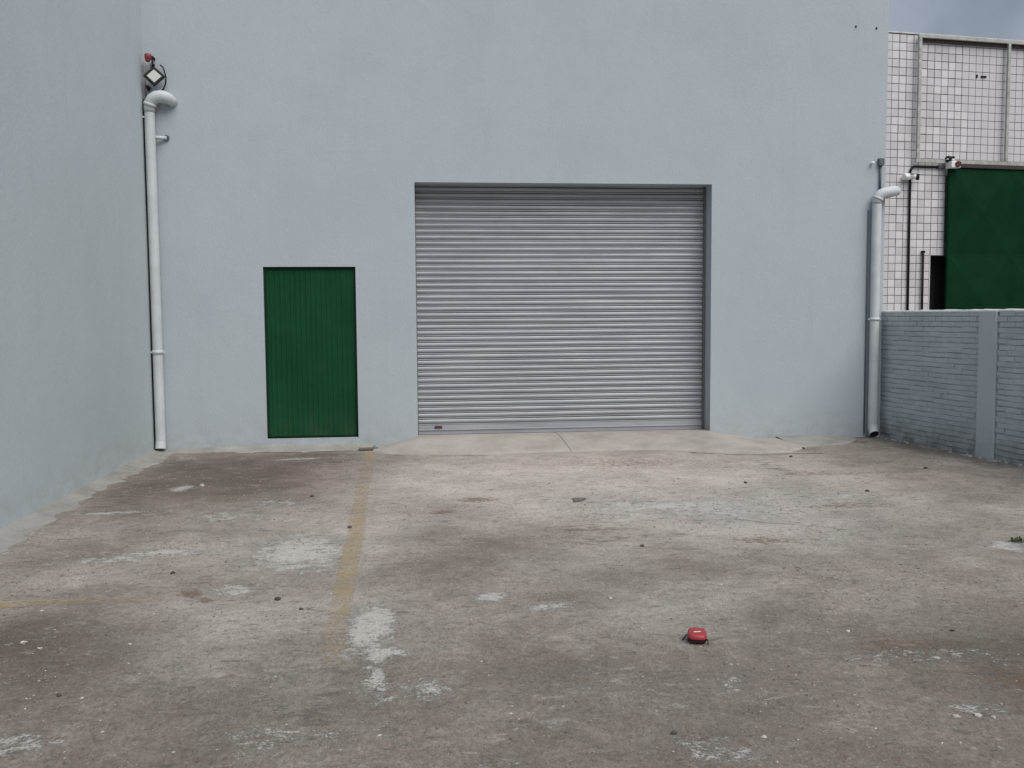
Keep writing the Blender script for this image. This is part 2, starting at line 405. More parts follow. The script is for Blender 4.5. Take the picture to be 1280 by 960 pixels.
warm = 0.55 + blobs([(1.6, -2.2, 2.6, 1.6, 0.4), (1.0, -4.6, 1.2, 0.8, 0.35), (-1.6, -2.2, 1.2, 2.0, 0.25), (2.2, -4.2, 1.0, 0.8, -0.5), (-0.9, -7.4, 0.9, 0.8, -0.5), (2.0, -7.4, 1.2, 0.9, -0.3), (3.4, -4.6, 1.3, 1.1, -0.2)])
white = blobs([(-0.80, -5.18, 0.38, 0.58, 1.0), (-0.14, -6.64, 0.17, 0.32, 1.05), (-0.24, -6.95, 0.10, 0.25, 0.7), (-0.08, -7.1, 0.10, 0.2, 0.75), (-0.13, -7.5, 0.08, 0.28, 0.75), (0.08, -7.66, 0.16, 0.15, 0.55), (0.0, -7.1, 0.24, 0.06, 0.55),
    (0.50, -6.26, 0.11, 0.12, 0.9), (0.76, -6.48, 0.16, 0.13, 0.6), (-1.03, -5.95, 0.16, 0.13, 0.75), (-1.72, -5.03, 0.34, 0.13, 0.8), (-2.05, -5.18, 0.3, 0.12, 0.65),
    (-2.12, -2.48, 0.16, 0.18, 0.95), (-2.5, -3.55, 0.34, 0.09, 0.8), (-1.5, -3.9, 0.5, 0.3, 0.55), (-1.1, -3.3, 0.35, 0.2, 0.5), (1.72, -4.1, 0.6, 0.4, 0.42), (2.5, -4.3, 0.5, 0.5, 0.6), (2.15, -3.95, 0.7, 0.22, 0.5),
    (3.6, -3.9, 0.5, 0.4, 0.5), (4.05, -5.6, 0.22, 0.24, 0.8), (2.21, -8.15, 0.12, 0.06, 0.6), (1.35, -7.75, 0.09, 0.09, 0.65), (-1.6, -8.0, 0.3, 0.15, 0.5), (1.05, -8.3, 0.25, 0.12, 0.5), (2.35, -7.55, 0.4, 0.08, 0.5), (-0.55, -8.1, 0.3, 0.1, 0.5), (-1.3, -0.75, 0.25, 0.12, 0.8), (-2.6, -0.6, 0.22, 0.2, 0.6)], 0.35, True)
brown = blobs([(-1.28, -6.06, 0.11, 0.09, 1.1), (-1.17, -6.16, 0.05, 0.05, 0.9), (0.28, -3.93, 0.17, 0.10, 0.9), (0.61, -3.47, 0.2, 0.11, 0.9), (2.4, -1.6, 0.9, 0.4, 0.40), (2.45, -5.2, 0.25, 0.12, 0.7), (3.6, -4.2, 0.5, 0.12, 0.55), (4.2, -2.6, 1.2, 0.12, 0.45), (2.3, -7.4, 0.25, 0.2, 0.45), (2.6, -7.9, 0.25, 0.15, 0.55), (-0.77, -7.35, 0.05, 0.03, 0.9)], 0.3, True)
pit = blobs([(-2.6, -0.9, 0.35, 0.5, 0.55), (-2.2, -1.8, 0.7, 0.9, 0.42), (-1.2, -0.5, 0.8, 0.16, 0.6), (-1.0, -1.0, 0.5, 0.3, 0.45), (-2.55, -2.9, 0.3, 0.7, 0.4), (4.9, -0.35, 0.9, 0.15, 0.75), (5.95, -1.0, 0.22, 1.4, 0.75), (6.1, -2.2, 0.2, 0.6, 0.7), (1.5, -5.05, 0.5, 0.12, 0.35), (1.3, -4.7, 0.4, 0.12, 0.4), (-0.5, -7.9, 0.2, 0.12, 0.35), (3.7, -2.2, 0.15, 1.0, 0.4)], 0.4, True)
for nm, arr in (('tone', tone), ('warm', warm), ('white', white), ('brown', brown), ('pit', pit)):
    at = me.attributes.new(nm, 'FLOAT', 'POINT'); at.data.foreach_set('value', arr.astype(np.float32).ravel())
struct(link('ground', me))

# ------------------------------------------------------------------ painted lines
def ribbon(name, pts, halfw, wear, ax):
    rows = []; ws = []
    P_ = [np.array(p, float) for p in pts]
    for a, b, wa, wb in zip(P_, P_[1:], wear, wear[1:]):
        n = max(2, int(np.linalg.norm(b-a)/0.04))
        for i in range(n):
            t = i/n; c = a+(b-a)*t; w = wa+(wb-wa)*t; row = []
            for j in range(7):
                u = -1+j/3; h = halfw*(1+0.06*(float(fbm(c[0]*2+u*3, c[1], 3, 4))-0.5))
                x, y = (c[0]+u*h, c[1]) if ax == 'x' else (c[0], c[1]+u*h)
                row.append((x, y, float(gz(x, y))+0.004)); ws.append(w*(1-0.25*abs(u)**4))
            rows.append(row)
    me_ = MB().grid(rows).mesh(name, m_line)
    at_ = me_.attributes.new('wear', 'FLOAT', 'POINT'); at_.data.foreach_set('value', np.array(ws, np.float32))
    return struct(link(name, me_))
ribbon('yellow_line', [(-0.52, -0.33), (-0.48, -1.0), (-0.475, -2.7), (-0.43, -4.4), (-0.42, -5.6), (-0.41, -6.3), (-0.40, -7.4)], 0.062, [1.1, 0.65, 0.55, 0.9, 0.9, 0.75, 0.38], 'x')
ribbon('yellow_line', [(-2.9, -6.12), (-2.3, -6.12), (-1.95, -6.1), (-1.5, -6.11), (-1.2, -6.12)], 0.06, [1.1, 1.05, 0.8, 0.5, 0.05], 'y')

# ------------------------------------------------------------------ kerb, mortar strip, apron
def strip(name, inner, outer, mat, nsub=6, jit=0.02, zoff=0.004, freq=2.2):
    """ruled sheet from an inner edge to a ragged outer edge lying on the ground"""
    rows = []
    seg = []
    for (a, b, c, d) in zip(inner, inner[1:], outer, outer[1:]):
        a, b, c, d = map(np.array, (a, b, c, d)); n = max(2, int(max(np.linalg.norm(b-a), np.linalg.norm((d-c)[:2]))/0.035))
        for i in range(n): t = i/n; seg.append((a+(b-a)*t, c+(d-c)*t))
    seg.append((np.array(inner[-1]), np.array(outer[-1])))
    for k_, (p, q) in enumerate(seg):
        q = q.copy(); dv = q[:2]-p[:2]; L = np.linalg.norm(dv)+1e-6
        j = jit*4*(float(fbm(q[0]*1.0, q[1]*1.0, freq, 5, 0.65))-0.5)
        q[:2] += dv/L*j
        row = []
        for s_ in range(nsub+1):
            t = s_/nsub; x, y = p[:2]+(q[:2]-p[:2])*t
            z = p[2]*(1-t)**1.3 + float(gz(x, y)) + zoff + 0.006*(float(fbm(x, y, 6, 3))-0.5)*(1-t)
            row.append((x, y, z))
        x, y = q[:2]; row.append((x+dv[0]/L*0.004, y+dv[1]/L*0.004, float(gz(x, y))-0.01))
        rows.append(row)
    return struct(MB().grid(rows).build(name, mat))
ky = [0.0, -0.5, -1.2, -1.75, -2.7, -3.65, -4.5, -5.2, -6.5, -9.5]
kw = [0.30, 0.24, 0.19, 0.183, 0.17, 0.185, 0.22, 0.25, 0.24, 0.25]
strip('kerb', [(XL-0.01, y, 0.045) for y in ky], [(XL+w, y, 0) for y, w in zip(ky, kw)], m_kerb, jit=0.07, freq=4.5)
strip('mortar_strip', [(-2.8, 0.01, 0.045), (-2.0, 0.01, 0.05), (-1.2, 0.01, 0.05), (-0.45, 0.01, 0.05)],
      [(-2.8, -0.08, 0), (-2.0, -0.16, 0), (-1.2, -0.22, 0), (-0.5, -0.12, 0)], m_kerb, jit=0.06, zoff=0.006, freq=4.0)
strip('mortar_strip', [(4.62, 0.01, 0.03), (5.2, 0.01, 0.035), (5.6, 0.01, 0.02)], [(4.62, -0.75, 0), (5.2, -0.62, 0), (5.6, -0.2, 0)], m_kerb, jit=0.06, zoff=0.005, freq=2.0)
apron = bpy.data.objects.new('concrete_apron', None); COL.objects.link(apron); struct(apron)
def apron_slab(x_in, outer, zin):
    rows = []
    inn = [np.array(p, float) for p in x_in]; outp = [np.array(p, float) for p in outer]
    for (a, b, c, d) in zip(inn, inn[1:], outp, outp[1:]):
        n = max(2, int(np.linalg.norm(d-c)/0.05))
        for i in range(n+1):
            if i == 0 and rows: continue
            t = i/n; p = a+(b-a)*t; q = c+(d-c)*t
            dv = q[:2]-p[:2]; L = np.linalg.norm(dv)+1e-6
            q[:2] += dv/L*0.09*(float(fbm(q[0], q[1]+3, 2.0, 5, 0.6))-0.5)
            row = [(p[0], min(p[1]+0.45, 0.44) if p[2] > 0.1 else p[1]+0.02, p[2])]
            for s_ in range(13):
                u = s_/12; x, y = p[:2]+(q[:2]-p[:2])*u
                row.append((x, y, p[2]*(1-u**1.15)+0.016*u*(1-u) + 0.016*(1-u*0.3) + 0.004*(float(fbm(x, y, 4, 3))-0.5)))
            row.append((q[0]+dv[0]/L*0.012, q[1]+dv[1]/L*0.012, -0.02))
            rows.append(row)
    # closed underside
    mb = MB().grid(rows)
    o = mb.build('concrete_slab', m_apron, apron); o['kind'] = 'structure'; return o
XJ0, XJ1 = 1.80, 1.85
apron_slab([(-0.45, 0.0, 0.0), (-0.12, 0.0, 0.06), (0.072, 0.0, 0.107), (0.9, 0.0, 0.107), (XJ0-0.002, 0.0, 0.107)],
           [(-0.47, -0.33, 0), (-0.30, -0.52, 0), (0.25, -0.68, 0), (0.9, -0.76, 0), (XJ1-0.002, -0.69, 0)], 0.1)
apron_slab([(XJ0+0.004, 0.0, 0.107), (2.8, 0.0, 0.107), (3.747, 0.0, 0.107), (4.05, 0.0, 0.055), (4.35, 0.0, 0.012), (4.62, -0.02, 0.0)],
           [(XJ1+0.004, -0.69, 0), (2.7, -0.66, 0), (3.3, -0.90, 0), (3.9, -1.16, 0), (4.35, -1.16, 0), (4.66, -0.85, 0)], 0.1)

# cracks in the yard floor
def crack(pts, w):
    pts = [np.array(p, float) for p in pts]; rows = []
    L = 0
    for a, b in zip(pts, pts[1:]):
        n = max(2, int(np.linalg.norm(b-a)/0.03)); d = (b-a)/np.linalg.norm(b-a); nn = np.array([-d[1], d[0]])
        for i in range(n):
            c = a+(b-a)*i/n; c = c + nn*0.09*(float(fbm(c[0], c[1], 4, 4, 0.6))-0.5); L += 1
            h = w*(0.25+1.4*max(0, float(fbm(c[0]+9, c[1], 5, 3))-0.3))
            rows.append([(c[0]-nn[0]*h, c[1]-nn[1]*h, float(gz(*c))+0.003), (c[0]+nn[0]*h, c[1]+nn[1]*h, float(gz(*c))+0.003)])
    return struct(MB().grid(rows).build('floor_crack', m_crack))
crack([(0.8, -4.95), (1.3, -5.2), (2.0, -5.45)], 0.004)
crack([(3.2, -0.98), (3.6, -1.2), (4.1, -1.3), (4.7, -1.28)], 0.018)
crack([(-0.4, -0.62), (0.2, -0.8), (0.9, -0.84)], 0.008)
crack([(4.3, -0.06), (4.7, -0.05), (5.2, -0.06), (5.8, -0.05)], 0.028)
crack([(-2.75, -0.09), (-2.0, -0.19), (-1.3, -0.27), (-0.7, -0.2)], 0.016)
crack([(-2.75, -0.012), (-2.2, -0.014), (-1.5, -0.014), (-0.8, -0.014)], 0.010)
crack([(2.4, -4.5), (2.8, -4.75), (3.2, -5.0)], 0.004)

# ------------------------------------------------------------------ warehouse
wh = thing('warehouse', 'pale blue-grey plastered warehouse with grey roller shutter and small green door', 'warehouse', (1.5, 0, 0))
def loc(o, p): o.location = p; return o
OX = -1.5      # children are written in world X, shifted by the parent
DL, DR, DB, DT = -1.743, -0.653, 0.134, 2.200
SL, SR, ST, SY = 0.068, 3.751, 3.21, 0.275
def wall_mesh():
    mb = MB(); bm = mb.bm
    xs = [XL, DL, DR, SL, SR, XR]; zs = [-0.15, DB, DT, ST, TOP]
    V = {}
    def v(x, y, z):
        k = (round(x, 4), round(y, 4), round(z, 4))
        if k not in V: V[k] = bm.verts.new((x+OX, y, z))
        return V[k]
    def hole(i, j):
        return (i == 1 and j == 1) or (i == 3 and j in (0, 1, 2))
    for i in range(5):
        for j in range(4):
            if not hole(i, j):
                bm.faces.new((v(xs[i], 0, zs[j]), v(xs[i+1], 0, zs[j]), v(xs[i+1], 0, zs[j+1]), v(xs[i], 0, zs[j+1])))
    def reveal(x0, x1, z0, z1, d, sill):
        q = [((x0, z0), (x0, z1)), ((x0, z1), (x1, z1)), ((x1, z1), (x1, z0))]
        if sill: q.append(((x1, z0), (x0, z0)))
        for a, b in q:
            bm.faces.new((v(a[0], 0, a[1]), v(b[0], 0, b[1]), v(b[0], d, b[1]), v(a[0], d, a[1])))
    reveal(DL, DR, DB, DT, 0.09, True)
    reveal(SL, SR, zs[0], ST, 0.36, False)
    # sides, back and flat roof
    B = 12.0
    for a, b in (((XR, 0), (XR, B)), ((XR, B), (XL, B)), ((XL, B), (XL, 0))):
        bm.faces.new((v(a[0], a[1], zs[0]), v(b[0], b[1], zs[0]), v(b[0], b[1], TOP), v(a[0], a[1], TOP)))
    bm.faces.new((v(XL, 0.003, TOP-0.002), v(XR, 0.003, TOP-0.002), v(XR, B-0.003, TOP-0.002), v(XL, B-0.003, TOP-0.002)))
    return mb
wall_mesh().build('wall', m_wall, wh)
MB().box((DL+OX-0.0, 0.12, DB), (DR+OX, 0.14, DT)).box((SL+OX-0.05, 0.40, -0.1), (SR+OX+0.05, 0.43, ST+0.1)).build('backing', m_void, wh)

# green ribbed door: panel with pressed ribs, frame
door_prof = []
nr = 17; wd = (DR-DL-0.06)/nr
mb = MB(); rows0 = []; rows1 = []
for i in range(nr):
    x0 = DL+OX+0.03+i*wd
    for fx, y in ((0.0, 0.040), (0.50, 0.040), (0.68, 0.035), (0.80, 0.035), (0.98, 0.040)):
        rows0.append((x0+fx*wd, y, DB+0.028)); rows1.append((x0+fx*wd, y, DT-0.03))
rows0.append((DR+OX-0.03, 0.040, DB+0.028)); rows1.append((DR+OX-0.03, 0.040, DT-0.03))
dr = mb.grid([rows0, rows1], smooth=False).build('door', m_green, wh)
MB().box((DL+OX+0.006, 0.03, DB+0.02), (DL+OX+0.030, 0.085, DT-0.008)).box((DR+OX-0.030, 0.03, DB+0.02), (DR+OX-0.006, 0.085, DT-0.008)) \
    .box((DL+OX+0.031, 0.032, DT-0.036), (DR+OX-0.031, 0.085, DT-0.010)).box((DL+OX+0.031, 0.032, DB+0.012), (DR+OX-0.031, 0.085, DB+0.030)).build('door_frame', m_grframe, dr)

# roller shutter
sh = bpy.data.objects.new('roller_shutter', None); COL.objects.link(sh); sh.parent = wh; sh.location = (OX, SY, 0)
Z0, N = 0.236, 41
hgt = 0.0740
prof = [(0.015, 0.0), (-0.001, 0.0), (-0.0045, 0.0035), (-0.0055, 0.008), (-0.0045, 0.0125), (0.012, 0.0155), (0.013, 0.0200), (-0.003, 0.0235),
        (-0.0085, 0.030), (-0.0115, 0.040), (-0.0120, 0.050), (-0.0095, 0.060), (-0.004, 0.0665), (0.010, 0.0690), (0.015, 0.0700)]
def slat_mesh(seed):
    rows = []; r_ = random.Random(seed); ph = [r_.uniform(0, 6.28) for _ in range(4)]
    for j in range(15):
        u = j/14; x = SL+0.004+(SR-0.016-SL)*u; e = math.sin(math.pi*u)
        dy = e*(0.0022*math.sin(5*u+ph[0])+0.0012*math.sin(13*u+ph[1])); dz = e*(0.0014*math.sin(4*u+ph[2])+0.0006*math.sin(11*u+ph[3]))
        rows.append([(x, y+dy, z+dz) for y, z in prof])
    return MB().grid(rows, smooth=False).mesh('slat', m_shut)
slat_mes = [slat_mesh(i) for i in range(6)]
for i in range(N):
    o = link('slat', slat_mes[(i*5+i//6) % 6], sh); o.location = (0, random.uniform(-0.0012, 0.0012), Z0+i*hgt)
    o.rotation_euler = (random.uniform(-0.02, 0.02), 0, random.uniform(-0.0006, 0.0006))
MB().prism([(0.02, 0.118), (-0.006, 0.118), (-0.006, 0.166), (-0.020, 0.168), (-0.020, 0.176), (-0.006, 0.180), (-0.007, 0.234), (0.02, 0.234)], SL+0.006, SR-0.014).build('bottom_rail', m_shut, sh)
MB().box((0.278, -0.018, 0.193), (0.372, -0.004, 0.223), bevel=0.003).build('lock_plate', m_lockpl, sh)
MB().box((SR-0.028, -0.045, 0.12), (SR-0.004, 0.02, ST-0.004)).build('guide_rail', m_rail, sh)
MB().box((SL+0.002, -0.03, 0.12), (SL+0.010, 0.02, ST-0.004)).build('guide_rail', m_rail, sh)

# ------------------------------------------------------------------ tall side building on the left
sb = thing('side_building', 'tall plain pale blue-grey plastered wall along the left of the yard', 'building', (XL, -7, 0))
mb = MB(); mb.box((-6.0, -9.0, -0.15), (0, 19.0, 6.6)); mb.build('wall', m_side, sb)

# ------------------------------------------------------------------ downpipes
def downpipe(x, ztop, label):
    t = thing('downpipe', label, 'drainpipe', (x, -0.078, 0), 0, 'white downpipes on the warehouse front')
    MB().tube([(0, 0, 0.13), (0, 0, 0.6), (0, 0, ztop*0.5), (0, 0, ztop)], 0.058, 20, False).build('pipe', m_pvc, t)
    return t
dp = downpipe(-2.966, 4.02, 'white downpipe in the left corner, its fat elbow below a floodlight')
MB().tube([(0, 0, 3.97), (0, 0, 4.03), (0.012, -0.01, 4.075), (0.04, -0.02, 4.115), (0.085, -0.025, 4.143), (0.14, -0.025, 4.150), (0.19, -0.02, 4.140), (0.225, -0.005, 4.125), (0.24, 0.03, 4.112), (0.245, 0.09, 4.105)],
          [0.061, 0.063, 0.066, 0.069, 0.071, 0.071, 0.069, 0.064, 0.058, 0.055], 20).build('elbow', m_pvc, dp)
MB().tube([(0.005, -0.004, 4.045), (0.016, -0.009, 4.078)], 0.073, 20).build('collar', m_pvc, dp)
MB().tube([(0, 0, 0.14), (0, -0.008, 0.10), (0, -0.02, 0.055)], 0.060, 20, False).tube([(0, -0.02, 0.057), (0, -0.008, 0.10)], 0.052, 20).build('shoe', m_pvc, dp)
MB().tube([(0, 0, 1.175), (0, 0, 1.225)], 0.0625, 20).box((-0.078, 0.0, 1.192), (0.09, 0.012, 1.208)).build('bracket', m_pvc, dp)
MB().tube([(0.045, 0.0, 3.688), (0.10, 0.02, 3.690), (0.165, 0.055, 3.692)], 0.021, 14).build('branch_pipe', m_pvc, dp)
MB().tube([(0.163, 0.060, 3.695), (0.166, 0.0765, 3.695)], 0.032, 14).build('socket', m_dgrey, dp)
dp2 = downpipe(5.868, 3.02, 'white downpipe at the right corner beside the brick wall')
MB().tube([(0, 0, 2.97), (0, 0, 3.02), (0.014, -0.01, 3.062), (0.05, -0.018, 3.095), (0.11, -0.018, 3.115), (0.18, -0.015, 3.128), (0.235, 0.0, 3.135), (0.268, 0.035, 3.136), (0.278, 0.10, 3.136), (0.278, 0.3, 3.136)],
          [0.060, 0.061, 0.063, 0.064, 0.064, 0.063, 0.062, 0.060, 0.058, 0.056], 20).build('elbow', m_pvc, dp2)
MB().tube([(0.004, -0.003, 3.025), (0.016, -0.008, 3.055)], 0.068, 20).build('collar', m_pvc, dp2)
MB().tube([(0, 0, 0.16), (0, -0.015, 0.11), (0, -0.03, 0.072), (0, -0.055, 0.052)], 0.060, 20, False).build('shoe', m_pvc, dp2)
MB().tube([(0, -0.03, 0.073), (0, -0.053, 0.0525)], 0.0565, 20).build('mouth_shade', m_void, dp2)  # dark plug: shade inside the open pipe put into its colour
MB().tube([(0, 0, 1.50), (0, 0, 1.54)], 0.0625, 20).box((-0.085, 0.0, 1.512), (0.085, 0.012, 1.528)).build('bracket', m_pvc, dp2)

# cables and conduits on the warehouse front
cb = thing('cable', 'thin black cable running down the left wall corner behind the downpipe', 'cable', (-3.030, -0.022, 0), 0)
MB().tube([(0.004, -0.05, 4.12), (0.0, -0.05, 3.6), (0.002, -0.047, 2.4), (-0.001, -0.05, 1.2), (0.001, -0.05, 0.02)], 0.0125, 8).build('sheath', m_black, cb)
for z in (3.92, 1.2): MB().box((-0.014, -0.066, z-0.009), (0.016, -0.034, z+0.009)).build('clip', m_white, cb)
tag(MB().tube([(0, 0, 4.10), (0, 0, 4.57)], 0.010, 8).build('conduit', m_pinkpipe), 'short faded reddish conduit in the left corner above the downpipe', 'conduit').location = (-3.02, -0.02, 0)
cc = thing('conduit', 'dark grey conduit with a small box rising above the right downpipe', 'conduit', (5.937, 0, 0))
MB().tube([(0, -0.02, 3.10), (0, -0.02, 3.46)], 0.014, 10).build('tube', m_dgrey, cc)
MB().box((-0.034, -0.055, 3.455), (0.034, -0.001, 3.545), bevel=0.006).build('junction_box', m_dgrey, cc)
tag(MB().tube([(0, 0, 0.05), (0, 0, 1.4), (0.003, 0, 2.9)], 0.0075, 8).build('cable', m_dgrey), 'thin dark cable just left of the right downpipe', 'cable').location = (5.79, -0.014, 0)
tag(MB().tube([(0, 0.06, 0), (0, 0.0, 0)], 0.014, 10).sphere((0, -0.002, 0), 0.022, 2).build('wall_hook', m_white), 'tiny white knob on the wall left of the grey junction box', 'knob').location = (5.823, -0.04, 3.485)
tag(MB().tube([(0, 0.03, 0), (0, -0.012, 0)], 0.009, 8).tube([(0, 0.0, 0), (0, -0.006, 0)], 0.013, 6).build('anchor_bolt', m_black), 'dark anchor bolt high on the warehouse wall, the one farther from the edge', 'bolt', 'anchor bolts high on the warehouse').location = (5.585, 0, 5.17)
tag(MB().tube([(0, 0.03, 0), (0, -0.012, 0)], 0.009, 8).tube([(0, 0.0, 0), (0, -0.006, 0)], 0.013, 6).build('anchor_bolt', m_black), 'dark anchor bolt high on the warehouse wall, the one nearest the edge', 'bolt', 'anchor bolts high on the warehouse').location = (5.855, 0, 5.155)

# floodlight and siren
fl = thing('flood_light', 'square black-framed floodlight hung diamond-wise above the left downpipe', 'floodlight', (-2.89, -0.12, 4.372))
fr = R(42)
fx = Matrix.Rotation(R(-14), 4, 'X') @ Matrix.Rotation(R(10), 4, 'Z') @ Matrix.Rotation(fr, 4, 'Y')
def fbox(mb, lo, hi, bevel=0):
    mb.box(lo, hi, bevel=bevel); return mb
m1 = MB(); a_ = 0.082; w_ = 0.022
for lo, hi in (((-a_, -0.02, -a_), (-a_+w_, 0.02, a_)), ((a_-w_, -0.02, -a_), (a_, 0.02, a_)), ((-a_+w_, -0.019, -a_), (a_-w_, 0.02, -a_+w_)), ((-a_+w_, -0.019, a_-w_), (a_-w_, 0.02, a_))): m1.box(lo, hi)
o = m1.build('frame', m_black, fl); o.matrix_local = fx
o = MB().box((-a_+w_+.001, -0.012, -a_+w_+.001), (a_-w_-.001, 0.004, a_-w_-.001)).build('glass', m_glass, fl); o.matrix_local = fx
o = MB().box((-0.06, 0.021, -0.06), (0.06, 0.045, 0.06), bevel=0.006).build('housing', m_black, fl); o.matrix_local = fx
MB().tube([(-0.035, 0.03, 0.085), (-0.03, 0.07, 0.14), (-0.025, 0.115, 0.16)], 0.011, 8).build('bracket', m_black, fl)
MB().tube([(0.055, 0.07, 0.145), (0.085, 0.06, 0.12), (0.105, 0.05, 0.07), (0.118, 0.05, 0.0), (0.112, 0.05, -0.07), (0.085, 0.06, -0.125), (0.05, 0.09, -0.15)], 0.008, 8).build('cord', m_black, fl)
sr = thing('siren', 'small red siren on a dark bracket above the floodlight', 'siren', (-2.945, -0.10, 4.575))
MB().tube([(-0.01, -0.02, -0.028), (-0.008, -0.02, 0.0), (-0.006, -0.02, 0.03), (-0.006, -0.018, 0.042)], [0.026, 0.038, 0.040, 0.036], 16).sphere((-0.01, -0.022, -0.018), 0.030, 2).build('dome', m_redpl, sr)
MB().tube([(0.03, 0.0, 0.03), (0.034, 0.0, -0.05), (0.036, 0.0, -0.13)], 0.009, 8).box((0.02, 0.0, 0.012), (0.045, 0.10, 0.03)).build('bracket', m_black, sr)
MB().tube([(0.012, 0.0, -0.055), (0.02, 0.02, -0.10), (0.03, 0.05, -0.15)], 0.013, 8).build('stem', m_dgrey, sr)
tag(MB().tube([(-0.008, 0.0, 0.03), (0.004, 0, 0.0), (0.012, 0.01, -0.03)], 0.015, 8).box((-0.018, -0.012, 0.012), (0.012, 0.10, 0.03)).build('cable_gland', m_black), 'small black cable gland between floodlight and pipe elbow', 'fitting').location = (-2.972, -0.1, 4.24)

# ------------------------------------------------------------------ painted brick wall on the right
A = Vector((6.012, -0.003, 0)); Bv = Vector((6.304, -2.479, 0)); ang = math.atan2(Bv.y-A.y, Bv.x-A.x)
bw = thing('brick_wall', 'low grey painted brick boundary wall on the right of the yard', 'wall', A, ang)
# local x runs along the wall away from the warehouse; the yard face looks to local -y
WT, CH, BL = 1.615, 0.0598, 0.232
LEN = 8.6
MB().box((-0.03, 0.012, -0.15), (LEN, 0.215, WT-0.012)).build('core', m_pil, bw)
PX0, PX1 = 1.80, 2.06
mp_ = MB()
mp_.box((PX0, -0.028, -0.12), (PX1, 0.20, WT-0.002), bevel=0.006)
mp_.build('pilaster', m_pil, bw)
MB().box((5.2, -0.028, -0.12), (5.46, 0.20, WT-0.002), bevel=0.006).build('pilaster', m_pil, bw)
rows = []
for i in range(int(LEN/0.06)+1):
    x = min(LEN, i*0.06); e = 0.008*(random.random()-0.5)
    rows.append([(x, -0.008+e*0.6, WT-0.012), (x, -0.006+e*0.6, WT+0.008+0.4*e), (x, 0.05, WT+0.016+e), (x, 0.22, WT+0.012+e), (x, 0.226, WT-0.012)])
MB().grid(rows).build('coping', m_coping, bw)
bricks = []
def brick_me(L, h):
    mb = MB(); bm = mb.bm; c = 0.0045; d = 0.03
    j = lambda: random.uniform(-0.002, 0.002)
    o_ = [bm.verts.new((x, 0.004, z)) for x, z in ((0, 0), (L, 0), (L, h), (0, h))]
    i_ = [bm.verts.new((x+j(), -c+j()*.6, z+j())) for x, z in ((c, c), (L-c, c), (L-c, h-c), (c, h-c))]
    b_ = [bm.verts.new((x, d, z)) for x, z in ((0, 0), (L, 0), (L, h), (0, h))]
    bm.faces.new(i_)
    for k in range(4):
        bm.faces.new((o_[k], o_[(k+1) % 4], i_[(k+1) % 4], i_[k])); bm.faces.new((b_[k], b_[(k+1) % 4], o_[(k+1) % 4], o_[k]))
    return mb.mesh('brick', m_brick)
joint = 0.0065
fill = MB()
var = [brick_me(BL-joint, CH-joint) for _ in range(5)]; half = {}
n_b = 0; far = MB()
nrow = int(WT/CH)
for r_ in range(nrow):
    z = 0.004+r_*CH; x = -0.116 if r_ % 2 else 0.0
    while x < LEN:
        x0, x1 = x, x+BL
        spans = [(max(x0, -0.012), min(x1, LEN))]
        for p0, p1 in ((PX0, PX1), (5.2, 5.46)):
            ns = []
            for s0, s1 in spans:
                if s1 <= p0 or s0 >= p1: ns.append((s0, s1)); continue
                if s0 < p0: ns.append((s0, p0-0.001))
                if s1 > p1: ns.append((p1+0.001, s1))
            spans = ns
        for s0, s1 in spans:
            L = s1-s0
            if L < 0.03: continue
            if s0 < 2.80 and n_b < 300:
                if abs(L-BL) < 1e-3: mesh_ = random.choice(var)
                else:
                    kx = round(L, 2)
                    if kx not in half: half[kx] = brick_me(max(0.02, kx-joint), CH-joint)
                    mesh_ = half[kx]
                o = link('brick', mesh_, bw); n_b += 1
                o.location = (s0+joint/2, random.uniform(-0.003, 0.004), z+random.uniform(-0.0022, 0.0022))
                if random.random() < 0.86: fill.box((s0-0.004, -0.0035+random.uniform(-.002, .0015), z-joint*0.75), (s1, 0.012, z+0.003))
                if random.random() < 0.93: fill.box((s1-joint*0.8, -0.0038+random.uniform(-.001, .001), z), (s1+joint*0.8, 0.011, z+CH-joint))
                o.rotation_euler = (random.uniform(-0.035, 0.05), random.uniform(-0.012, 0.012), random.uniform(-0.012, 0.012))
            else:
                far.box((s0+joint/2, -0.006+random.uniform(-.002, .002), z), (s1-joint/2, 0.02, z+CH-joint))
        x += BL
stuff(far.build('brick_course', m_brick, bw)); stuff(fill.build('mortar', m_brick, bw))
# crumbled mortar at the foot of the pilaster
rub = MB()
for i in range(60):
    x = random.uniform(PX0-0.12, PX1+0.25) if i < 34 else random.uniform(0.05, 2.9); s_ = random.uniform(0.008, 0.03)
    rub.sphere((x, -0.03-random.random()*0.09, s_*0.2), s_, 1, (1.3, 1, 0.6), (random.random(), random.random(), random.random()*6))
stuff(rub.build('crumbled_mortar', m_kerb))
bpy.data.objects['crumbled_mortar'].matrix_world = Matrix.Translation(A) @ Matrix.Rotation(ang, 4, 'Z')

# ------------------------------------------------------------------ tiled neighbouring building
FA = R(7.5)
nb = thing('neighbouring_building', 'white tiled building with a big dark green gate beyond the brick wall', 'building', (8.873, 5.404, 0), FA)
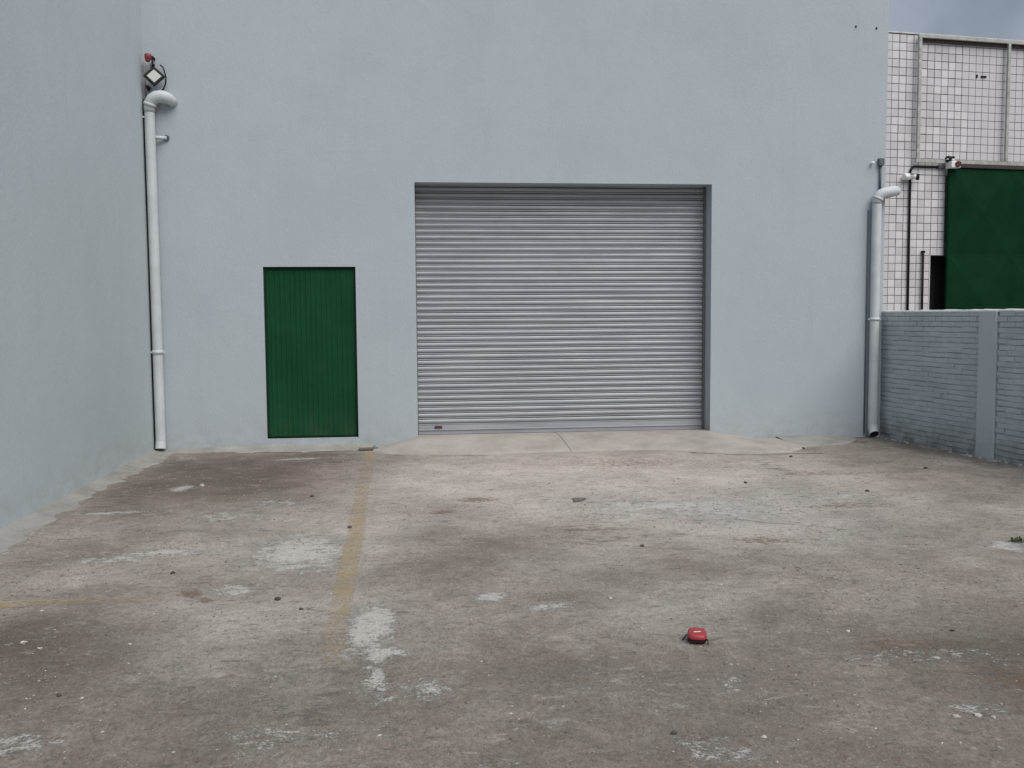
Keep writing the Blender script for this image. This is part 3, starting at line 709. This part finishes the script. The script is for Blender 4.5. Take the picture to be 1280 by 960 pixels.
# local x = along the facade, local -y = towards the yard
FW0, FW1, FT = -1.2, 7.0, 6.74
HO0, HO1, HOT = 0.925, 1.75, 2.676
def nb_wall():
    mb = MB()
    mb.box((FW0, 0, -0.1), (HO0, 0.25, HOT)).box((HO0+0.0, 0, HOT), (HO1, 0.25, FT-0.002)).box((FW0, 0, HOT), (HO0, 0.25, FT)).box((HO1, 0, -0.1), (FW1, 0.25, FT))
    return mb
nb_wall().build('wall', m_grout, nb)
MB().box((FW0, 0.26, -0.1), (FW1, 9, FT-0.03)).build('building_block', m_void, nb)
MB().box((FW0, -0.02, FT+0.001), (FW1, 0.28, FT+0.025)).build('coping', m_coping, nb)
MB().box((HO0-0.015, -0.02, 0.0), (HO0-0.002, 0.12, HOT)).build('door_jamb', m_white, nb)
T = 0.150; tj = 0.0105
def tile_me():
    mb = MB(); bm = mb.bm; c = 0.004; a = T-tj
    o_ = [bm.verts.new(p) for p in ((0, 0.0, 0), (a, 0.0, 0), (a, 0.0, a), (0, 0.0, a))]
    m_ = [bm.verts.new((p[0], -0.004, p[1])) for p in ((0, 0), (a, 0), (a, a), (0, a))]
    i_ = [bm.verts.new((p[0], -0.008, p[1])) for p in ((c, c), (a-c, c), (a-c, a-c), (c, a-c))]
    bm.faces.new(i_)
    for k in range(4):
        bm.faces.new((o_[k], o_[(k+1) % 4], m_[(k+1) % 4], m_[k])); bm.faces.new((m_[k], m_[(k+1) % 4], i_[(k+1) % 4], i_[k]))
    return mb.mesh('tile', m_tile)
tmesh = tile_me(); nt_ = 0; rest = MB(); cand = []
G0, G1, GT = 1.19, 4.9, 4.32
ncol0 = int(math.floor(FW0/T))+1
for c_ in range(ncol0, int(FW1/T)):
    for r_ in range(int(FT/T)-1, -1, -1):
        x = c_*T+0.03; z = FT-0.01-(int(FT/T)-r_)*T
        if z < 0: continue
        if x+T > HO0+0.02 and x < HO1 and z < HOT-0.01: continue
        if x > G0+0.02 and x+T < G1 and z+T < GT-0.05: continue        # wholly behind the gate
        vis = -0.10 < x < 2.95 and z > 1.60
        cand.append((0 if vis else 1, x, z))
cand.sort()
for vis, x, z in cand:
    y = -0.001+random.uniform(-0.0015, 0.0012)
    if vis == 0 and nt_ < 300:
        o = link('tile', tmesh, nb); nt_ += 1; o.location = (x+random.uniform(-.002, .002), y, z+random.uniform(-.002, .002))
        o.rotation_euler = (random.uniform(-.008, .008), random.uniform(-.01, .01), random.uniform(-.008, .008))
    else: rest.box((x, -0.008+y, z), (x+T-tj, 0.0, z+T-tj))
stuff(rest.build('tile_field', m_tile, nb))
# sliding gate of pressed panels
gt = bpy.data.objects.new('sliding_gate', None); COL.objects.link(gt); gt.parent = nb; gt.location = (G0, -0.15, 0)
PW, PH = 1.36, 1.62
pm = MB(); bm = pm.bm; d_ = 0.075; e_ = 0.03
q = [bm.verts.new(p) for p in ((0, 0, 0), (PW, 0, 0), (PW, 0, PH), (0, 0, PH))]
q2 = [bm.verts.new(p) for p in ((e_, 0, e_), (PW-e_, 0, e_), (PW-e_, 0, PH-e_), (e_, 0, PH-e_))]
ce = bm.verts.new((PW/2, -d_, PH/2))
for k in range(4):
    bm.faces.new((q[k], q[(k+1) % 4], q2[(k+1) % 4], q2[k])); bm.faces.new((q2[k], q2[(k+1) % 4], ce))
pme = pm.mesh('pressed_panel', m_dgreen)
for i in range(3):
    for j in range(3):
        o = link('pressed_panel', pme, gt); o.location = (0.02+i*PW, 0, GT-0.03-(j+1)*PH if j < 2 else GT-0.03-3*PH+0.7)
        if j == 2: o.scale = (1, 1, (PH-0.7)/PH)
MB().box((0, 0.006, 0.05), (G1-G0, 0.05, GT-0.02)).build('gate_frame', m_dgreen, gt)
MB().box((0.12, -0.03, GT-0.012), (G1-G0+0.3, 0.09, GT+0.05)).build('gate_rail', m_brown, gt)
# tube frame mounted above the gate
sf = thing('tube_frame', 'grey metal tube sign frame fixed to the tiles above the green gate', 'frame', (8.873, 5.404, 0), FA)
yb = -0.10
def fbx(name, x0, x1, z0, z1, m=m_pole, y0=yb-0.02, y1=yb+0.03): return MB().box((x0, y0, z0), (x1, y1, z1), bevel=0.006).build(name, m, sf)
fbx('post', 0.512, 0.572, 4.455, 6.655); fbx('post', 2.445, 2.500, 4.455, 6.655); fbx('post', 4.40, 4.47, 4.455, 6.655)
fbx('top_rail', 0.500, 6.4, 6.657, 6.725); fbx('bottom_rail', 0.500, 6.4, 4.385, 4.453)
MB().box((0.60, yb+0.04, 6.60), (6.4, -0.012, 6.70)).build('rail_shade', m_brown, sf)  # dark strip under the top rail: its shade built as a box
tag(MB().box((-0.10, -0.02, -0.02), (0.02, 0.0, 0.012)).box((-0.20, -0.016, -0.03), (-0.17, 0.0, 0.03)).build('wall_scar', m_black), 'small black broken fixing in the tiles inside the tube frame', 'chipping')  # black boxes stand in for chips missing from the tiles
def onfac(o, s, y, z):
    o.location = (8.873+s*math.cos(FA)-y*math.sin(FA), 5.404+s*math.sin(FA)+y*math.cos(FA), z); o.rotation_euler = (0, 0, FA); return o
onfac(bpy.data.objects['wall_scar'], 2.03, -0.008, 6.045)
# conduit, camera, lamp, pole on the tiles
kc = onfac(thing('conduit', 'black conduit bending along the tiles up to the gate lamp', 'conduit'), 0.435, -0.04, 0)
MB().tube([(0.012, 0, 1.0), (0.006, 0, 2.5), (0, 0, 4.19)] + [(0.11-0.11*math.cos(a), 0, 4.21+0.11*math.sin(a)) for a in (0.1, 0.5, 0.9, 1.3, 1.57)] + [(0.35, 0, 4.32), (0.70, 0, 4.325)], 0.022, 10).build('tube', m_black, kc)
MB().tube([(0.58, 0, 4.323), (0.74, 0, 4.325)], 0.034, 12).build('coupling', m_dgrey, kc)
cv = onfac(thing('security_camera', 'white bullet security camera on the black conduit', 'camera'), 0.40, -0.09, 4.12)
MB().tube([(-0.14, 0.0, 0.0), (-0.13, 0, 0.0), (-0.02, 0, 0.0), (-0.01, 0, 0.0)], [0.05, 0.062, 0.062, 0.052], 16).build('mount', m_white, cv)
MB().tube([(-0.02, -0.02, 0.0), (0.05, -0.06, -0.005), (0.10, -0.09, -0.01)], [0.045, 0.05, 0.052], 16).build('body', m_white, cv)
MB().tube([(0.07, -0.072, -0.012), (0.116, -0.10, -0.014)], 0.056, 16).build('lens', m_black, cv)  # black front section of the camera body
MB().prism([(-0.10, 0.05), (0.02, 0.055), (0.02, 0.06), (-0.10, 0.056)], -0.03, 0.14).build('hood', m_white, cv)
gl = onfac(thing('gate_lamp', 'white box lamp with a dark red lens at the gate corner', 'lamp'), 1.26, -0.22, 4.355)
MB().box((-0.10, -0.03, -0.07), (0.10, 0.16, 0.06), bevel=0.02).build('body', m_white, gl)
MB().tube([(0.03, -0.04, 0.0), (0.03, -0.065, -0.003)], [0.062, 0.052], 16).build('lens', simple('dark_red_lens', (0.10, 0.035, 0.03), 0.25), gl)
dm = onfac(thing('dome_sensor', 'small black dome sensor on a white base above the gate lamp', 'sensor'), 1.20, -0.13, 4.445)
MB().box((-0.08, -0.05, 0.0), (0.08, 0.10, 0.02)).build('base', m_white, dm)
MB().sphere((-0.02, 0.0, 0.02), 0.066, 2, (1, 1, 0.95)).box((0.04, -0.02, 0.02), (0.10, 0.05, 0.07)).build('dome', m_black, dm)
tag(onfac(MB().tube([(0, 0, 1.0), (0, 0, 2.74)], 0.022, 10).box((-0.03, -0.02, 2.72), (0.03, 0.03, 2.76)).build('pole', m_black), 0.745, -0.05, 0), 'thin black pole on the tiles beside the dark gap by the gate', 'pole')

# ------------------------------------------------------------------ red pouch
pc = thing('pouch', 'small red zipped pouch lying on the concrete yard', 'pouch', (1.375, -7.175, float(gz(1.375, -7.175))), R(-16))
def pouch_shell(z0, z1, top):
    rows = []
    n = 40; prof = []
    for i in range(9):
        t = i/8; a = t*math.pi/2
        prof.append((1.0 - 0.22*(1-math.cos(a))**1.0 if top else 1.0-0.20*(1-t)**2, z0+(z1-z0)*math.sin(a) if top else z0+(z1-z0)*t))
    if top: prof += [(0.55, z1+0.002), (0.25, z1+0.003), (0.01, z1+0.003)]
    else: prof = [(0.01, z0), (0.5, z0)] + prof
    for s_, z in prof:
        row = []
        for k in range(n+1):
            a = 2*math.pi*k/n; c, s2 = math.cos(a), math.sin(a); p = 2/3.6
            x = 0.047*s_*math.copysign(abs(c)**p, c); y = 0.066*s_*math.copysign(abs(s2)**p, s2)
            row.append((x, y, z))
        rows.append(row)
    return rows
b1 = MB().grid(pouch_shell(0.027, 0.048, True)); bmesh.ops.remove_doubles(b1.bm, verts=b1.bm.verts, dist=1e-5); b1.build('shell', m_pouch, pc)
b2 = MB().grid(pouch_shell(0.002, 0.020, False)); bmesh.ops.remove_doubles(b2.bm, verts=b2.bm.verts, dist=1e-5); b2.build('lower_shell', simple('dark_maroon_fabric', (0.05, 0.008, 0.012), 0.6), pc)
rows = [[(0.0465*math.copysign(abs(math.cos(2*math.pi*k/40))**.5556, math.cos(2*math.pi*k/40)), 0.0655*math.copysign(abs(math.sin(2*math.pi*k/40))**.5556, math.sin(2*math.pi*k/40)), z) for k in range(41)] for z in (0.0195, 0.0275)]
MB().grid(rows).build('zip', m_black, pc)
MB().tube([(-0.044, 0.02, 0.024), (-0.053, 0.012, 0.022), (-0.064, -0.002, 0.012), (-0.070, -0.012, 0.004)], 0.0030, 8).build('wrist_strap', m_black, pc)
MB().tube([(0.043, -0.036, 0.024), (0.050, -0.046, 0.020), (0.051, -0.056, 0.011), (0.051, -0.062, 0.004)], 0.0028, 8).build('zip_pull', m_black, pc)
MB().box((-0.018, -0.020, 0.0495), (0.018, -0.012, 0.0525), rot=(0, 0, 0.35), bevel=0.0006).build('logo_print', m_logo, pc)

# ------------------------------------------------------------------ loose bits on the yard floor
def pebble(name, x, y, s, mat, sc=(1, 1, 0.6)):
    mb = MB(); mb.sphere((0, 0, 0), s, 2, sc)
    for v in mb.bm.verts: v.co *= 1+random.uniform(-0.22, 0.22)
    for f in mb.bm.faces: f.smooth = False
    o = mb.build(name, mat); o.location = (x, y, float(gz(x, y))+s*sc[2]*0.45); o.rotation_euler = (0, 0, random.random()*6); return o
PALE = [(-1.923, -6.801, .016, 'larger of two pale chips below the faded yellow line at the left edge'), (-1.813, -6.894, .012, 'smaller of two pale chips below the faded yellow line at the left edge'),
    (-1.398, -6.879, .009, 'tiny pale chip alone on grey concrete at the lower left'), (-2.0, -2.42, .028, 'pale chip on the dark brown patch in the left back corner'),
    (1.803, -6.254, .010, 'pale chip a little behind and right of the red pouch'), (2.163, -7.146, .011, 'pale chip level with the red pouch, to its right'),
    (2.211, -8.169, .015, 'biggest pale chip of the loose cluster at the lower right'), (2.122, -8.166, .013, 'left pale chip of the loose cluster at the lower right'),
    (2.264, -8.191, .010, 'right pale chip of the loose cluster at the lower right'), (1.306, -8.245, .010, 'pale chip near the bottom edge in front of the red pouch'),
    (1.099, -6.434, .014, 'pale chip behind and left of the red pouch'), (4.35, -0.95, .026, 'pale chip by the right end of the concrete apron')]
for x, y, sz, lb in PALE: tag(pebble('stone', x, y, sz, m_stone_w, (1.2, 0.8, 0.55)), lb, 'stone', 'pale stones on the yard floor')
DARK = [(-1.508, -7.507, .011, 'dark pebble nearest the lower left corner of the yard'), (-0.775, -6.22, .018, 'large dark pebble left of the lower part of the yellow line'),
    (-0.485, -4.417, .018, 'dark pebble lying right on the yellow line'), (-1.509, -5.566, .015, 'dark pebble left of the big white cement patch'),
    (1.57, -5.278, .015, 'dark pebble in the middle of the yard behind the red pouch'), (2.684, -7.201, .010, 'dark pebble far right of the red pouch'),
    (0.975, -8.177, .010, 'dark pebble near the bottom edge left of the pouch'), (4.061, -3.556, .019, 'dark pebble on the right half midway to the brick wall'),
    (5.232, -2.472, .02, 'dark pebble closest to the brick wall pilaster'), (3.13, -3.006, .018, 'dark pebble in front of the right end of the shutter'),
    (-0.62, -6.42, .011, 'small dark pebble just left of the yellow line end'), (4.6, -0.9, .02, 'dark pebble by the mortar at the right wall foot'),
    (4.2, -1.5, .020, 'dark pebble just in front of the apron right tip'), (-0.9, -3.1, .016, 'dark pebble between the green door and the white patch')]
for x, y, sz, lb in DARK: tag(pebble('stone', x, y, sz, m_stone_d, (1.1, 0.9, 0.7)), lb, 'stone', 'dark stones on the yard floor')
mb = MB(); pts = [(-0.07, -0.10), (0.02, -0.08), (0.10, 0.02), (0.02, 0.06), (-0.06, 0.07)]
lo_ = [mb.bm.verts.new((x*0.7, y*0.9, 0.0)) for x, y in pts]; hi_ = [mb.bm.verts.new((x*0.7, y*0.9, 0.008+0.012*random.random())) for x, y in pts]
mb.bm.faces.new(lo_[::-1]); mb.bm.faces.new(hi_)
for k in range(5): mb.bm.faces.new((lo_[k], lo_[(k+1) % 5], hi_[(k+1) % 5], hi_[k]))
tag(mb.build('scrap', m_scrap), 'flat dark wedge-shaped scrap on the floor in front of the shutter', 'scrap').location = (1.416, -3.62, float(gz(1.416, -3.62)))
mb = MB().box((-0.115, -0.035, 0.0), (0.115, 0.035, 0.02), bevel=0.006)  # raised dark strip stands in for a drain slot in the mortar
for v in mb.bm.verts: v.co.y += 0.02*math.sin(v.co.x*18); v.co.z += 0.004*math.sin(v.co.x*31)
tag(mb.build('slot_strip', m_scrap), 'dark slot at the wall foot where the yellow line ends', 'scrap').location = (-0.53, -0.20, 0.012)
wd_ = MB()
for i in range(46):
    a = random.random()*6.28; L = random.uniform(0.02, 0.055); tl = random.uniform(0.2, 1.2); w = random.uniform(.003, .006)
    d = Vector((math.cos(a)*math.sin(tl), math.sin(a)*math.sin(tl), math.cos(tl))); sd_ = d.cross(Vector((0, 0, 1))).normalized()*w
    r0 = Vector((random.uniform(-.03, .03), random.uniform(-.03, .03), 0)); m_ = r0+d*L*0.6; e = r0+d*L+Vector((0, 0, -L*0.25))
    v = [wd_.bm.verts.new(p) for p in (r0-sd_*.5, r0+sd_*.5, m_+sd_, m_-sd_, e)]
    wd_.bm.faces.new(v[:4]); wd_.bm.faces.new((v[3], v[2], v[4]))
tag(wd_.build('weed', m_weed), 'small dark green weed tuft growing from the yard floor at the right', 'weed').location = (4.18, -5.50, float(gz(4.18, -5.5)))
# grit: nobody could count it
def grit(name, mat, n, smin, smax):
    V, F = [], []
    oc = np.array([(1, 0, 0), (-1, 0, 0), (0, 1, 0), (0, -1, 0), (0, 0, 1), (0, 0, -1)], float)
    fc = [(0, 2, 4), (2, 1, 4), (1, 3, 4), (3, 0, 4), (2, 0, 5), (1, 2, 5), (3, 1, 5), (0, 3, 5)]
    k = 0
    while k < n:
        x = random.uniform(-2.85, 6.0); y = -0.3-8.7*random.random()**0.75
        if random.random() > 0.10 + 2.0*max(0, float(fbm(x+3, y, 0.9, 4))-0.46): continue
        s = smin+(smax-smin)*random.random()**3; a = random.random()*6.28; ca, sa = math.cos(a), math.sin(a)
        p = oc*np.array([s*random.uniform(.8, 1.5), s*random.uniform(.6, 1), s*random.uniform(.35, .7)])*(1+RNG.uniform(-.25, .25, (6, 1)))
        z = float(gz(x, y)); b = len(V)
        for q_ in p: V.append((x+q_[0]*ca-q_[1]*sa, y+q_[0]*sa+q_[1]*ca, z+q_[2]+s*0.15))
        F += [(b+i, b+j, b+l) for i, j, l in fc]; k += 1
    me_ = bpy.data.meshes.new(name); me_.from_pydata(V, [], F); me_.materials.append(mat)
    return stuff(link(name, me_))
grit('pale_grit', simple('pale_grit_stone', (0.40, 0.375, 0.345), 0.9, 0, 0.35, 40), 3500, 0.002, 0.009)
grit('dark_grit', simple('dark_grit_stone', (0.10, 0.09, 0.08), 0.9, 0, 0.4, 40), 6000, 0.002, 0.0085)
